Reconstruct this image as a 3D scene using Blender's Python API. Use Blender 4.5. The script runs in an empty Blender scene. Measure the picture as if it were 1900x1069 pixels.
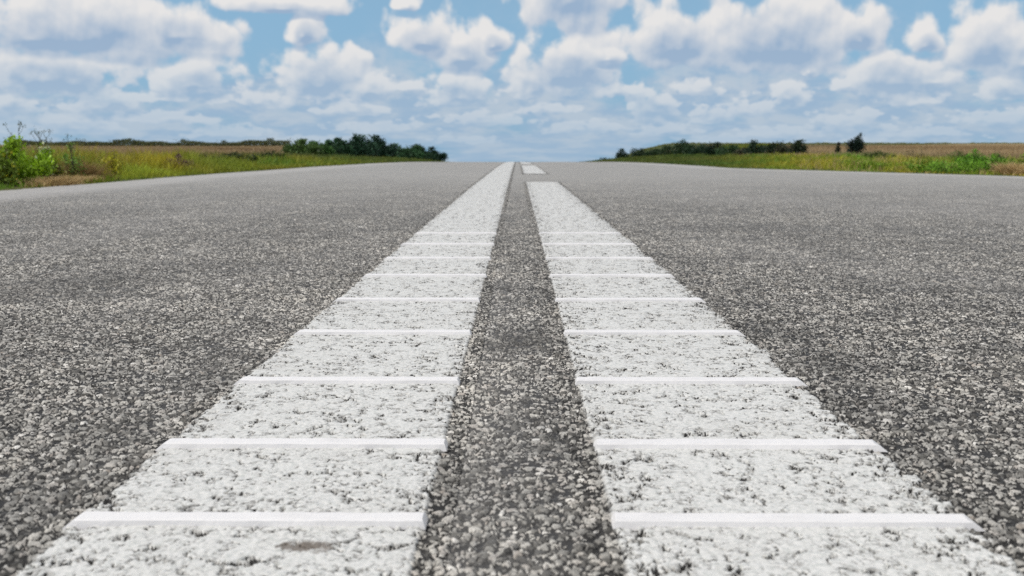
import bpy, math, random
import numpy as np

SC = bpy.context.scene
COL = SC.collection
R = math.radians

# ---------------------------------------------------------------- camera
EYE = 0.315                      # camera height above the road, metres
FPX = 1847.0                     # focal length in photo pixels (1900 wide)
PITCH = math.atan(262.5 / FPX)
YAW = math.atan(10.0 / FPX)
cam_d = bpy.data.cameras.new('camera')
cam = bpy.data.objects.new('camera', cam_d)
COL.objects.link(cam)
cam_d.sensor_width = 36.0
cam_d.lens = 36.0 * FPX / 1900.0
cam_d.clip_start = 0.02
cam_d.clip_end = 6000
cam.location = (0, 0, EYE)
cam.rotation_euler = (math.pi / 2 - PITCH, 0, YAW)
cam_d.dof.use_dof = True
cam_d.dof.focus_distance = 1.55
cam_d.dof.aperture_fstop = 9.5
SC.camera = cam

# ---------------------------------------------------------------- render
SC.render.engine = 'CYCLES'
SC.cycles.feature_set = 'EXPERIMENTAL'
SC.cycles.dicing_rate = 2.0
SC.cycles.preview_dicing_rate = 2.0
SC.cycles.offscreen_dicing_scale = 8.0
SC.cycles.max_bounces = 4
SC.cycles.diffuse_bounces = 2
SC.cycles.use_denoising = False
SC.view_settings.view_transform = 'Standard'
SC.view_settings.look = 'None'
SC.view_settings.exposure = -0.12
SC.view_settings.gamma = 1.0

# ---------------------------------------------------------------- sun
SUN_EL, SUN_AZ = R(52), R(-100)   # azimuth measured from +Y (ahead), negative = to the left
sun_d = bpy.data.lights.new('sun', 'SUN')
sun_d.energy = 2.7
sun_d.angle = R(0.55)
sun_d.color = (1.0, 0.955, 0.895)
sun = bpy.data.objects.new('sun', sun_d)
COL.objects.link(sun)
sun.location = (-30, 30, 60)
sun.rotation_euler = (math.pi / 2 - SUN_EL, 0, math.pi - SUN_AZ)   # fixed below from the vector
from mathutils import Vector
_s = Vector((math.sin(SUN_AZ) * math.cos(SUN_EL), math.cos(SUN_AZ) * math.cos(SUN_EL), math.sin(SUN_EL)))
sun.rotation_euler = _s.to_track_quat('Z', 'Y').to_euler()

# ---------------------------------------------------------------- node helper
class NT:
    def __init__(s, tree):
        s.t = tree; s.n = tree.nodes; s.l = tree.links
    def node(s, kind, **kw):
        n = s.n.new(kind)
        for k, v in kw.items(): setattr(n, k, v)
        return n
    def put(s, sock, v):
        if isinstance(v, bpy.types.NodeSocket): s.l.new(v, sock)
        elif v is not None: sock.default_value = v
    def math(s, op, a, b=None, c=None, clamp=False):
        n = s.node('ShaderNodeMath', operation=op, use_clamp=clamp)
        s.put(n.inputs[0], a); s.put(n.inputs[1], b); s.put(n.inputs[2], c)
        return n.outputs[0]
    def vec(s, op, a, b=None, c=None):
        n = s.node('ShaderNodeVectorMath', operation=op)
        s.put(n.inputs[0], a); s.put(n.inputs[1], b)
        if c is not None: s.put(n.inputs[2], c)
        return n.outputs['Value'] if op in ('LENGTH', 'DOT_PRODUCT', 'DISTANCE') else n.outputs[0]
    def smooth(s, v, a, b, lo=0.0, hi=1.0, kind='SMOOTHSTEP'):
        n = s.node('ShaderNodeMapRange', interpolation_type=kind)
        s.put(n.inputs[0], v); s.put(n.inputs[1], a); s.put(n.inputs[2], b); s.put(n.inputs[3], lo); s.put(n.inputs[4], hi)
        return n.outputs[0]
    def noise(s, v, scale, detail=2.0, rough=0.5, dist=0.0, dim='3D', out=0, lac=2.0):
        n = s.node('ShaderNodeTexNoise', noise_dimensions=dim)
        s.put(n.inputs['Vector'], v)
        n.inputs['Scale'].default_value = scale; n.inputs['Detail'].default_value = detail
        n.inputs['Roughness'].default_value = rough; n.inputs['Distortion'].default_value = dist
        n.inputs['Lacunarity'].default_value = lac
        return n.outputs[out]
    def voro(s, v, scale, feature='F1', dim='2D', rnd=1.0):
        n = s.node('ShaderNodeTexVoronoi', voronoi_dimensions=dim, feature=feature)
        s.put(n.inputs['Vector'], v); n.inputs['Scale'].default_value = scale
        n.inputs['Randomness'].default_value = rnd
        return n
    def mix(s, f, a, b, blend='MIX'):
        n = s.node('ShaderNodeMix', data_type='RGBA', blend_type=blend)
        s.put(n.inputs[0], f); s.put(n.inputs[6], a); s.put(n.inputs[7], b)
        return n.outputs[2]
    def sep(s, v):
        n = s.node('ShaderNodeSeparateXYZ'); s.put(n.inputs[0], v); return n.outputs
    def comb(s, x=0.0, y=0.0, z=0.0):
        n = s.node('ShaderNodeCombineXYZ'); s.put(n.inputs[0], x); s.put(n.inputs[1], y); s.put(n.inputs[2], z)
        return n.outputs[0]
    def ramp(s, f, stops, interp='LINEAR'):
        n = s.node('ShaderNodeValToRGB'); s.put(n.inputs[0], f)
        cr = n.color_ramp; cr.interpolation = interp
        while len(cr.elements) < len(stops): cr.elements.new(0.5)
        for e, (p, c) in zip(cr.elements, stops):
            e.position = p; e.color = (*c, 1) if len(c) == 3 else c
        return n.outputs[0]

# ---------------------------------------------------------------- world: sky and cumulus
W = bpy.data.worlds.new('World'); SC.world = W; W.use_nodes = True
W.cycles.sampling_method = 'NONE'

def sky_px(x, y):
    """photo pixel -> (azimuth from +Y, elevation slope)"""
    a = (x - 950) / FPX; b = (534.5 - y) / FPX
    c, s = math.cos(PITCH), math.sin(PITCH)
    d = (a, c + b * s, -s + b * c)
    az = math.atan2(d[0], d[1]) - YAW
    return az, d[2] / math.hypot(d[0], d[1])

# every cumulus: centre x, base y, half width, height above the base (measured on the photograph)
CLOUDS = [
 (150, 74, 255, 95), (330, 66, 95, 62), (520, 14, 120, 34), (563, 66, 42, 52), (95, 150, 158, 74), (25, 208, 66, 46),
 (362, 160, 92, 58), (190, 196, 78, 48), (592, 158, 98, 86), (690, 172, 60, 46), (757, 12, 24, 22),
 (785, 82, 68, 62), (860, 110, 78, 66), (915, 84, 40, 40), (1060, 3, 105, 150), (1055, 142, 118, 92), (1255, 92, 130, 92), (1440, 92, 190, 122),
 (1590, 78, 56, 66), (1717, 86, 38, 46), (1828, 104, 80, 92), (1900, 118, 60, 60), (1655, 156, 108, 74), (1562, 160, 34, 22),
 (850, 182, 84, 56), (985, 168, 48, 54), (1462, 186, 44, 42), (1502, 132, 24, 30), (1392, 206, 58, 34),
 (1318, 218, 46, 28), (1210, 206, 50, 56), (1300, 168, 70, 26), (1578, 232, 82, 34), (1880, 172, 60, 42), (1740, 150, 70, 24),
 (140, 238, 105, 36), (15, 246, 46, 38), (480, 190, 90, 26), (1150, 172, 70, 26),
 (300, 222, 110, 24), (420, 250, 90, 20), (650, 205, 90, 26), (700, 240, 110, 22), (900, 225, 120, 24), (1020, 205, 60, 18), (1080, 240, 90, 20),
 (1240, 245, 100, 20), (1440, 250, 90, 20), (1700, 250, 110, 20), (1850, 225, 90, 28), (560, 262, 90, 14), (850, 262, 80, 14), (1330, 262, 90, 14), (1600, 262, 80, 12),
 (1690, 190, 60, 20), (300, 185, 70, 20), (760, 165, 40, 22), (1120, 110, 60, 30), (60, 72, 120, 60),
]
g = bpy.data.node_groups.new('cloud_field', 'ShaderNodeTree')
g.interface.new_socket('P', in_out='INPUT', socket_type='NodeSocketVector')
g.interface.new_socket('F', in_out='OUTPUT', socket_type='NodeSocketFloat')
g.interface.new_socket('B', in_out='OUTPUT', socket_type='NodeSocketFloat')
G = NT(g)
gi = G.node('NodeGroupInput'); go = G.node('NodeGroupOutput')
P = gi.outputs[0]
px_, py_, _ = G.sep(P)
# rows of puffs crowd together towards the horizon
q = G.comb(px_, G.math('MULTIPLY', G.math('LOGARITHM', G.math('ADD', G.math('MAXIMUM', py_, -0.02), 0.05), math.e), 0.14), 0.0)
warp = G.noise(q, 30.0, 1.0, 0.55, 0.0, '2D', 1)
wv = G.vec('MULTIPLY', G.vec('SUBTRACT', warp, (0.5, 0.5, 0.5)), (0.012, 0.007, 0.0))
Pw = G.vec('ADD', P, wv)
acc = None
for cx, by, hw, hh in CLOUDS:
    a0, e0 = sky_px(cx, by)
    kx, ky = FPX / hw, FPX / hh      # the running result rides in z, so the shader is compiled cloud by cloud
    p = G.vec('MULTIPLY_ADD', Pw, (kx, ky, 0), G.comb(-a0 * kx, -e0 * ky, acc if acc is not None else 0.0))
    x, y, _z = G.sep(p)
    y = G.math('MAXIMUM', y, G.math('MULTIPLY', y, -2.6))
    d = G.vec('LENGTH', G.comb(x, y, 0.0))
    acc = d if acc is None else G.math('SMOOTH_MIN', acc, d, 0.12)
base = G.math('SUBTRACT', 1.0, acc)
# distant rows are made of finer puffs
near = G.smooth(py_, 0.035, 0.095)
qv = G.vec('ADD', q, G.vec('MULTIPLY', wv, (0.6, 1.0, 0)))
def puffs(sc_):
    v = G.voro(qv, sc_, 'SMOOTH_F1', '2D'); v.inputs['Smoothness'].default_value = 0.45
    return G.math('SUBTRACT', 0.40, v.outputs[0])
def two(a, b):
    return G.math('ADD', G.math('MULTIPLY', a, near), G.math('MULTIPLY', b, G.math('SUBTRACT', 1.0, near)))
nz = two(G.noise(q, 24.0, 5.0, 0.50, 0.0, '2D'), G.noise(q, 56.0, 4.0, 0.55, 0.0, '2D'))
f = G.math('ADD', base, G.math('MULTIPLY', G.math('SUBTRACT', nz, 0.5), 1.7))
f = G.math('ADD', f, G.math('MULTIPLY', two(puffs(36.0), puffs(85.0)), 0.60))
f = G.math('ADD', f, G.math('MULTIPLY', puffs(100.0), 0.14))
f = G.math('ADD', f, G.math('MULTIPLY', near, 0.17))
G.put(go.inputs[0], f); G.put(go.inputs[1], base)

N = NT(W.node_tree); W.node_tree.nodes.clear()
out = N.node('ShaderNodeOutputWorld'); bg = N.node('ShaderNodeBackground')
N.l.new(bg.outputs[0], out.inputs[0])
sky = N.node('ShaderNodeTexSky', sky_type='NISHITA')
sky.sun_disc = False; sky.sun_elevation = SUN_EL; sky.sun_rotation = SUN_AZ
sky.altitude = 100; sky.air_density = 1.0; sky.dust_density = 1.2; sky.ozone_density = 1.6
tc = N.node('ShaderNodeTexCoord').outputs['Generated']
dx, dy, dz = N.sep(tc)
hor = N.math('SQRT', N.math('ADD', N.math('MULTIPLY', dx, dx), N.math('ADD', N.math('MULTIPLY', dy, dy), 1e-6)))
el = N.math('DIVIDE', dz, hor)
az = N.math('ARCTAN2', dx, dy)
elc = N.math('MINIMUM', N.math('MAXIMUM', el, -0.02), 3.0)
P0 = N.comb(az, elc, 0.0)
def field(p):
    n = N.node('ShaderNodeGroup'); n.node_tree = g; N.put(n.inputs[0], p); return n.outputs[0], n.outputs[1]
F0, B0 = field(P0)
F1, B1 = field(N.vec('ADD', P0, (-0.0030, 0.0070, 0.0)))
# the rest of the sky, outside the stretch measured from the photograph, carries unseen white cumulus added to neutralise the blue skylight
away = N.math('MAXIMUM', N.smooth(N.math('ABSOLUTE', az), 0.56, 0.70), N.smooth(elc, 0.17, 0.26))
gcn = N.noise(N.vec('MULTIPLY', tc, (1, 1, 2.2)), 3.2, 7.0, 0.55, 0.1, '3D')
gen = N.math('MULTIPLY', N.math('SUBTRACT', gcn, 0.41), 5.0)
F0 = N.math('ADD', N.math('MULTIPLY', F0, N.math('SUBTRACT', 1.0, away)), N.math('MULTIPLY', gen, away))
q0 = N.comb(az, N.math('MULTIPLY', N.math('LOGARITHM', N.math('ADD', elc, 0.035), math.e), 0.20), 0.3)
# a thin broken layer between and behind the cumulus, denser towards the horizon
veil_n = N.noise(q0, 11.0, 7.0, 0.60, 0.2, '3D')
low = N.smooth(elc, 0.11, 0.03)
veil = N.smooth(N.math('ADD', veil_n, N.math('MULTIPLY', low, 0.20)), 0.47, 0.70)
veil = N.math('MULTIPLY', veil, N.smooth(elc, 0.13, 0.05, 0.08, 0.72))
vsh = N.noise(q0, 24.0, 6.0, 0.60, 0.2, '3D')
# cumulus
alpha = N.math('MULTIPLY', N.smooth(F0, 0.0, 0.40), N.smooth(elc, 0.0, 0.08, 0.60, 1.0))
lit = N.math('ADD', N.math('MULTIPLY', N.math('SUBTRACT', F0, F1), 0.62), 0.72)
lit = N.math('ADD', lit, N.math('MULTIPLY', N.math('MAXIMUM', N.math('SUBTRACT', B0, B1), -0.16), 1.1))
lit = N.math('SUBTRACT', lit, N.smooth(B0, 0.28, 0.88, 0.0, 0.64))
lit = N.mix(away, lit, (0.88, 0.88, 0.88, 1))
WHITE = (0.86, 0.85, 0.845, 1); GREY = (0.35, 0.48, 0.655, 1)
ccol = N.mix(N.smooth(lit, 0.10, 0.98, 0, 1, 'LINEAR'), GREY, WHITE)
vcol = N.mix(N.smooth(vsh, 0.38, 0.62), (0.36, 0.48, 0.66, 1), (0.66, 0.68, 0.73, 1))
# far clouds lose contrast in the air
HAZE = (0.43, 0.57, 0.71, 1)
fade = N.smooth(elc, 0.0, 0.10, 0.78, 0.0, 'LINEAR')
ccol = N.mix(fade, ccol, HAZE); vcol = N.mix(N.math('MULTIPLY', fade, 0.7), vcol, HAZE)
STR = 0.10
def scaled(c):
    n = N.node('ShaderNodeVectorMath', operation='SCALE'); N.put(n.inputs[0], c[:3] if isinstance(c, tuple) else c); n.inputs[3].default_value = 1 / STR
    return n.outputs[0]
skc = N.mix(1.0, sky.outputs[0], (0.86, 0.98, 1.02, 1), 'MULTIPLY')
skc = N.mix(N.smooth(elc, 0.30, 0.10, 0.0, 0.80), skc, scaled((0.285, 0.515, 0.745, 1)))
c1 = N.mix(veil, skc, scaled(vcol))
c2 = N.mix(alpha, c1, scaled(ccol))
N.put(bg.inputs[0], c2); bg.inputs[1].default_value = STR

# ---------------------------------------------------------------- object helpers
def link(name, me, mats=(), parent=None, loc=(0, 0, 0)):
    o = bpy.data.objects.new(name, me); COL.objects.link(o)
    for m in mats: me.materials.append(m)
    if parent is not None: o.parent = parent
    o.location = loc
    return o
def tag(o, label=None, cat=None, group=None, kind=None):
    if label: o['label'] = label
    if cat: o['category'] = cat
    if group: o['group'] = group
    if kind: o['kind'] = kind
    return o
def mesh_np(name, V, F, smooth=False):
    """V (n,3); F (m,k) of equal k"""
    me = bpy.data.meshes.new(name); V = np.asarray(V, np.float32); F = np.asarray(F, np.int32)
    me.vertices.add(len(V)); me.vertices.foreach_set('co', V.ravel())
    me.loops.add(F.size); me.loops.foreach_set('vertex_index', F.ravel())
    me.polygons.add(len(F)); me.polygons.foreach_set('loop_start', np.arange(0, F.size, F.shape[1], dtype=np.int32))
    me.polygons.foreach_set('loop_total', np.full(len(F), F.shape[1], np.int32))
    if smooth: me.polygons.foreach_set('use_smooth', np.ones(len(F), bool))
    me.update(calc_edges=True)
    return me
def color_attr(me, name, C):
    a = me.color_attributes.new(name, 'FLOAT_COLOR', 'POINT')
    C = np.asarray(C, np.float32)
    a.data.foreach_set('color', np.concatenate([C, np.ones((len(C), 1), np.float32)], 1).ravel())
def float_attr(me, name, v):
    me.attributes.new(name, 'FLOAT', 'POINT').data.foreach_set('value', np.asarray(v, np.float32))
def grid(xs, ys, zfun):
    X, Y = np.meshgrid(xs, ys)
    Z = zfun(X, Y)
    V = np.stack([X, Y, Z], -1).reshape(-1, 3)
    nx, ny = len(xs), len(ys)
    i = (np.arange(ny - 1)[:, None] * nx + np.arange(nx - 1)[None, :]).ravel()
    return V, np.stack([i, i + 1, i + nx + 1, i + nx], 1)
def sstep(x, a, b):
    t = np.clip((np.asarray(x, float) - a) / (b - a), 0, 1); return t * t * (3 - 2 * t)
def vnoise(x, y, seed=0):
    """smooth value noise, numpy"""
    x = np.asarray(x, float); y = np.asarray(y, float)
    xi = np.floor(x).astype(np.int64); yi = np.floor(y).astype(np.int64); fx = x - xi; fy = y - yi
    def h(a, b):
        n = (a * 374761393 + b * 668265263 + seed * 974711) & 0x7fffffff
        n = ((n ^ (n >> 13)) * 1274126177) & 0x7fffffff
        return ((n ^ (n >> 16)) & 0xffff) / 65535.0
    u = fx * fx * (3 - 2 * fx); v = fy * fy * (3 - 2 * fy)
    return (h(xi, yi) * (1 - u) + h(xi + 1, yi) * u) * (1 - v) + (h(xi, yi + 1) * (1 - u) + h(xi + 1, yi + 1) * u) * v
def fbm(x, y, seed=0, o=4):
    s = 0; a = 0.5
    for k in range(o):
        s = s + a * vnoise(x * 2 ** k, y * 2 ** k, seed + k * 17); a *= 0.5
    return s / (1 - 0.5 ** o)

# ---------------------------------------------------------------- lie of the land
def z_road(Y):
    Y = np.asarray(Y, float)
    k = 1.83e-4
    Yc = np.maximum(Y, 0)
    return np.where(Yc < 160, -k * Yc ** 2, -k * 160 ** 2 - 2 * k * 160 * (Yc - 160))
def edge_l(Y): return -3.82 + 0.05 * np.sin(np.asarray(Y) * 0.9) * 0.5
def edge_r(Y):
    Y = np.asarray(Y, float)
    return np.where(Y > 17.0, 3.72, 3.72 + (17.0 - np.clip(Y, 9.5, 17)) * 0.37) + 0.02 * np.sin(Y * 1.3)
def z_land(X, Y):
    X = np.asarray(X, float); Y = np.asarray(Y, float)
    r = np.hypot(X, Y)
    zr = z_road(Y)
    far_r = 0.02 + 0.0031 * np.minimum(r, 420) + 0.05 * (fbm(X * .03, Y * .03, 5) - .5)
    far_l = 0.02 + 0.0022 * np.minimum(r, 420) + 0.05 * (fbm(X * .03, Y * .03, 9) - .5)
    er = X - edge_r(Y); elv = edge_l(Y) - X
    ext_r = 7 + 0.14 * np.maximum(Y - 20, 0); ext_l = 8 + 0.16 * np.maximum(Y - 20, 0)
    wr = sstep(er, 0.3, ext_r); wl = sstep(elv, 0.3, ext_l)
    z = zr + wr * (far_r - zr) + wl * (far_l - zr)
    # keep the ground below the road sheet, rising just outside its edge
    side = np.maximum(er, elv)
    z = z - 0.05 * (1 - sstep(side, -0.05, 0.12))
    z = z + 0.015 * (fbm(X * 1.3, Y * 1.3, 3) - .5) * sstep(side, 0.1, 1.0)
    return z

# ---------------------------------------------------------------- materials
def new_mat(name):
    m = bpy.data.materials.new(name); m.use_nodes = True; m.node_tree.nodes.clear()
    n = NT(m.node_tree); o = n.node('ShaderNodeOutputMaterial'); b = n.node('ShaderNodeBsdfPrincipled')
    n.l.new(b.outputs[0], o.inputs[0])
    return m, n, o, b

def asphalt_nodes(n):
    """stone field shared by the road and by the paint laid on it. returns colour, height (m), edge distance, coords"""
    co = n.node('ShaderNodeTexCoord').outputs['Object']
    flat = n.vec('MULTIPLY', co, (1, 1, 0))
    j = n.noise(flat, 55.0, 2.0, 0.5, 0, '2D', 1)
    cw = n.vec('ADD', flat, n.vec('MULTIPLY', n.vec('SUBTRACT', j, (.5, .5, .5)), (0.009, 0.009, 0)))
    v1 = n.voro(cw, 128.0); e1 = n.voro(cw, 128.0, 'DISTANCE_TO_EDGE').outputs[0]
    c1 = v1.outputs['Color']; r1, r2, r3 = n.node('ShaderNodeSeparateColor').outputs, None, None
    sp = n.node('ShaderNodeSeparateColor'); n.put(sp.inputs[0], c1); r1, r2, r3 = sp.outputs
    v2 = n.voro(cw, 360.0); e2 = n.voro(cw, 360.0, 'DISTANCE_TO_EDGE').outputs[0]
    sp2 = n.node('ShaderNodeSeparateColor'); n.put(sp2.inputs[0], v2.outputs['Color'])
    big = n.math('GREATER_THAN', r1, 0.36)                      # exposed stones; the other cells are mortar and grit
    v3 = n.voro(n.vec('ADD', cw, (0.37, 0.11, 0)), 200.0); e3 = n.voro(n.vec('ADD', cw, (0.37, 0.11, 0)), 200.0, 'DISTANCE_TO_EDGE').outputs[0]
    sp3 = n.node('ShaderNodeSeparateColor'); n.put(sp3.inputs[0], v3.outputs['Color'])
    mid = n.math('GREATER_THAN', sp3.outputs[0], 0.35)
    rough_e = n.math('MULTIPLY', n.math('SUBTRACT', n.noise(flat, 330.0, 3.0, 0.6, 0, '2D'), 0.5), 0.16)
    # each stone is smaller than its cell by its own amount, so dark mortar shows between them
    k1 = n.math('SUBTRACT', n.math('ADD', e1, rough_e), n.math('MULTIPLY', r3, 0.22))
    k3 = n.math('SUBTRACT', n.math('ADD', e3, rough_e), n.math('MULTIPLY', sp3.outputs[2], 0.20))
    p1 = n.math('MULTIPLY', n.smooth(k1, 0.02, 0.12), big); p3 = n.math('MULTIPLY', n.smooth(k3, 0.02, 0.14), mid)
    h1 = n.math('MULTIPLY', p1, n.math('ADD', n.math('MULTIPLY', r2, 0.42), 0.55))
    h3 = n.math('MULTIPLY', p3, n.math('ADD', n.math('MULTIPLY', sp3.outputs[1], 0.45), 0.22))
    grit_h = n.math('MULTIPLY', n.math('MULTIPLY', n.smooth(e2, 0.0, 0.25), n.math('ADD', sp2.outputs[0], 0.2)), 0.24)
    h = n.math('MAXIMUM', h1, n.math('MAXIMUM', h3, grit_h))
    is1 = n.math('MULTIPLY', n.math('GREATER_THAN', h1, n.math('MAXIMUM', h3, grit_h)), p1)
    is3 = n.math('MULTIPLY', n.math('GREATER_THAN', h3, grit_h), p3)
    fine = n.noise(flat, 520.0, 3.0, 0.7, 0, '2D')
    h = n.math('ADD', h, n.math('MULTIPLY', n.math('SUBTRACT', fine, 0.5), 0.22))
    worn = n.noise(flat, 14.0, 3.0, 0.6, 0, '2D')
    h = n.math('MULTIPLY', h, n.smooth(worn, 0.30, 0.62, 0.74, 1.10))
    PAL = [(0.0, (0.070, 0.067, 0.061)), (0.22, (0.14, 0.134, 0.123)), (0.48, (0.31, 0.30, 0.278)),
           (0.80, (0.56, 0.54, 0.50)), (0.945, (0.40, 0.37, 0.34)), (0.97, (0.80, 0.78, 0.74)), (1.0, (0.33, 0.29, 0.25))]
    sp1b = n.node('ShaderNodeSeparateColor'); n.put(sp1b.inputs[0], n.node('ShaderNodeTexWhiteNoise', noise_dimensions='3D').outputs['Color'])
    wn = sp1b.inputs[0].links[0].from_node; n.put(wn.inputs['Vector'], c1)
    st1 = n.ramp(sp1b.outputs[0], PAL); st3 = n.ramp(sp3.outputs[1], PAL)
    gr2 = n.ramp(sp2.outputs[1], [(0, (0.055, 0.053, 0.05)), (0.5, (0.12, 0.117, 0.11)), (1, (0.30, 0.29, 0.275))])
    col = n.mix(is3, gr2, st3); col = n.mix(is1, col, st1)
    col = n.mix(1.0, col, n.ramp(fine, [(0.30, (0.62, 0.62, 0.62)), (0.70, (1.35, 1.35, 1.34))]), 'MULTIPLY')
    bit = n.smooth(h, 0.12, 0.40)
    col = n.mix(bit, (0.020, 0.019, 0.018, 1), col)
    tone = n.noise(flat, 1.7, 4.0, 0.55, 0, '2D')
    col = n.mix(1.0, col, n.ramp(tone, [(0.30, (0.80, 0.80, 0.80)), (0.70, (1.18, 1.17, 1.15))]), 'MULTIPLY')
    blot = n.noise(flat, 8.0, 4.0, 0.65, 0, '2D')
    col = n.mix(1.0, col, n.ramp(blot, [(0.36, (0.72, 0.72, 0.72)), (0.50, (1.0, 1.0, 1.0)), (0.66, (1.12, 1.11, 1.09))]), 'MULTIPLY')
    _, yy, _ = n.sep(co)
    # aggregate relief stays real near the camera; worn smoother further along the lane
    amp = n.smooth(yy, 5.0, 16.0, 0.0046, 0.0012)
    hm = n.math('MULTIPLY', h, amp)
    return co, flat, col, h, hm, e1, r1, worn, yy

def displace(n, o, hm):
    d = n.node('ShaderNodeDisplacement'); n.put(d.inputs['Height'], hm)
    d.inputs['Midlevel'].default_value = 0.0; d.inputs['Scale'].default_value = 1.0
    n.l.new(d.outputs[0], o.inputs['Displacement'])

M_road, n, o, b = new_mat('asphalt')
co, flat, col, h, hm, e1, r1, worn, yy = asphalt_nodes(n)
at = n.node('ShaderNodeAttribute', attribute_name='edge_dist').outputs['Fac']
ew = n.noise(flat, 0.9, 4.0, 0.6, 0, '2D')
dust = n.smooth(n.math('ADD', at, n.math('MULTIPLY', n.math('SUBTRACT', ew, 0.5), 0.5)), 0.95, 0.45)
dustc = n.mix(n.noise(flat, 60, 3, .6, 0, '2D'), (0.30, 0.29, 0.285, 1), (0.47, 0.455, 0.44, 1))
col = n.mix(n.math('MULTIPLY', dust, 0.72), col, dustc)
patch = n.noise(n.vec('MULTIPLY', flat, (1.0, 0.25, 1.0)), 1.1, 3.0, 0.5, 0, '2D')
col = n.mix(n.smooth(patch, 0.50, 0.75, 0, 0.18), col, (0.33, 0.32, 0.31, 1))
col = n.mix(n.smooth(yy, 1.5, 12.0, 0, 0.55), col, (0.40, 0.39, 0.368, 1))   # lightened towards the crest: colour stands in for shaded gaps lost at grazing view
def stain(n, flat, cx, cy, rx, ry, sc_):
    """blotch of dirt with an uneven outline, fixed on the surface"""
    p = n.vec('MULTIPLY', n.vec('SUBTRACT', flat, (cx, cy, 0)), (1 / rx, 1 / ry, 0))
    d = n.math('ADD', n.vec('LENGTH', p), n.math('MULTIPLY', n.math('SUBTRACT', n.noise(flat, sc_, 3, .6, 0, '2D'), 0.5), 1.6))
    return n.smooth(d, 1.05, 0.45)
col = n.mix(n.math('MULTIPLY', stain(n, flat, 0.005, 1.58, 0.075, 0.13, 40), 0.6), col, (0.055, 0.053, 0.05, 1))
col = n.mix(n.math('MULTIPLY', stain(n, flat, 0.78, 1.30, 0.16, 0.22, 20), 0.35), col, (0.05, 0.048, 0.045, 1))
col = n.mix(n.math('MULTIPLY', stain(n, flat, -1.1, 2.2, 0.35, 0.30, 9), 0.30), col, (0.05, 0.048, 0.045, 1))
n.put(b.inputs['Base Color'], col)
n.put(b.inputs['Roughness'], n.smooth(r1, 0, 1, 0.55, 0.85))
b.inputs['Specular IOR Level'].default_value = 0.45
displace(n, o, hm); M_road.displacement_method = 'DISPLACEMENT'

def paint_mat(name, u0, u1, ragged_out, y0=None, y1=None):
    """worn thermoplastic paint between x=u0 and x=u1 (object metres), asphalt elsewhere in the sheet"""
    m, n, o, b = new_mat(name)
    co, flat, col, h, hm, e1, r1, worn, yy = asphalt_nodes(n)
    xx, _, _ = n.sep(co)
    wob = n.math('MULTIPLY', n.math('SUBTRACT', n.noise(flat, 48, 4, 0.62, 0, '2D'), 0.5), 0.030)
    wobf = n.math('MULTIPLY', n.math('SUBTRACT', n.noise(flat, 5, 3, 0.6, 0, '2D'), 0.5), 0.020)
    c = (u0 + u1) / 2; hw = (u1 - u0) / 2
    ax = n.math('ABSOLUTE', n.math('SUBTRACT', xx, c))
    inner = n.math('LESS_THAN', n.math('MULTIPLY', n.math('SUBTRACT', xx, c), -math.copysign(1, c)), 0.0)  # 1 on the outer half
    w2 = n.math('MULTIPLY', n.math('ADD', wob, wobf), n.math('ADD', n.math('MULTIPLY', inner, ragged_out), 0.14))
    d = n.math('ADD', n.math('SUBTRACT', hw, ax), w2)           # >0 inside the painted band
    if y0 is not None:
        d = n.math('MINIMUM', d, n.math('ADD', n.math('SUBTRACT', yy, y0), wob))
    if y1 is not None:
        d = n.math('MINIMUM', d, n.math('ADD', n.math('SUBTRACT', y1, yy), wob))
    rim = n.smooth(d, 0.0, 0.03 + 0.03 * ragged_out)
    # paint fills the pores: only the deepest ones, and worn stone tops, stay open
    s1 = n.noise(flat, 68, 3.0, 0.62, 0.6, '2D'); s2 = n.noise(flat, 26, 2.0, 0.5, 0, '2D')
    pore = n.math('ADD', n.math('MULTIPLY', h, 0.42), n.math('ADD', s1, n.math('MULTIPLY', s2, 0.50)))
    pore = n.math('ADD', pore, n.math('MULTIPLY', rim, 0.10))
    fill = n.smooth(pore, 0.75, 0.80)
    mask = n.math('MULTIPLY', fill, n.smooth(d, 0.0, 0.006))
    grime = n.noise(flat, 170, 4, 0.65, 0, '2D'); g2 = n.noise(flat, 7, 4, 0.6, 0, '2D')
    white = n.mix(n.smooth(grime, 0.42, 0.72, 0, 0.55), (0.69, 0.685, 0.66, 1), (0.39, 0.415, 0.39, 1))
    white = n.mix(n.smooth(g2, 0.45, 0.8, 0, 0.4), white, (0.55, 0.54, 0.51, 1))
    white = n.mix(n.smooth(pore, 0.96, 0.80, 0, 0.8), white, (0.30, 0.295, 0.28, 1))
    white = n.mix(n.math('MULTIPLY', stain(n, flat, -0.165, 0.742, 0.028, 0.013, 90), 0.85), white, (0.13, 0.10, 0.075, 1))
    n.put(b.inputs['Base Color'], n.mix(mask, col, white))
    n.put(b.inputs['Roughness'], n.smooth(mask, 0, 1, 0.75, 0.5))
    b.inputs['Specular IOR Level'].default_value = 0.4
    lump = n.math('MULTIPLY', n.math('ADD', n.math('MULTIPLY', h, 0.30), n.math('ADD', n.math('MULTIPLY', grime, 0.25), 0.88)), 0.0040)
    amp = n.smooth(yy, 5.0, 16.0, 1.0, 0.8)
    lump = n.math('MULTIPLY', lump, amp)
    hh = n.math('ADD', n.math('MULTIPLY', hm, n.math('SUBTRACT', 1.0, mask)), n.math('MULTIPLY', lump, mask))
    displace(n, o, hh); m.displacement_method = 'DISPLACEMENT'
    return m

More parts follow.
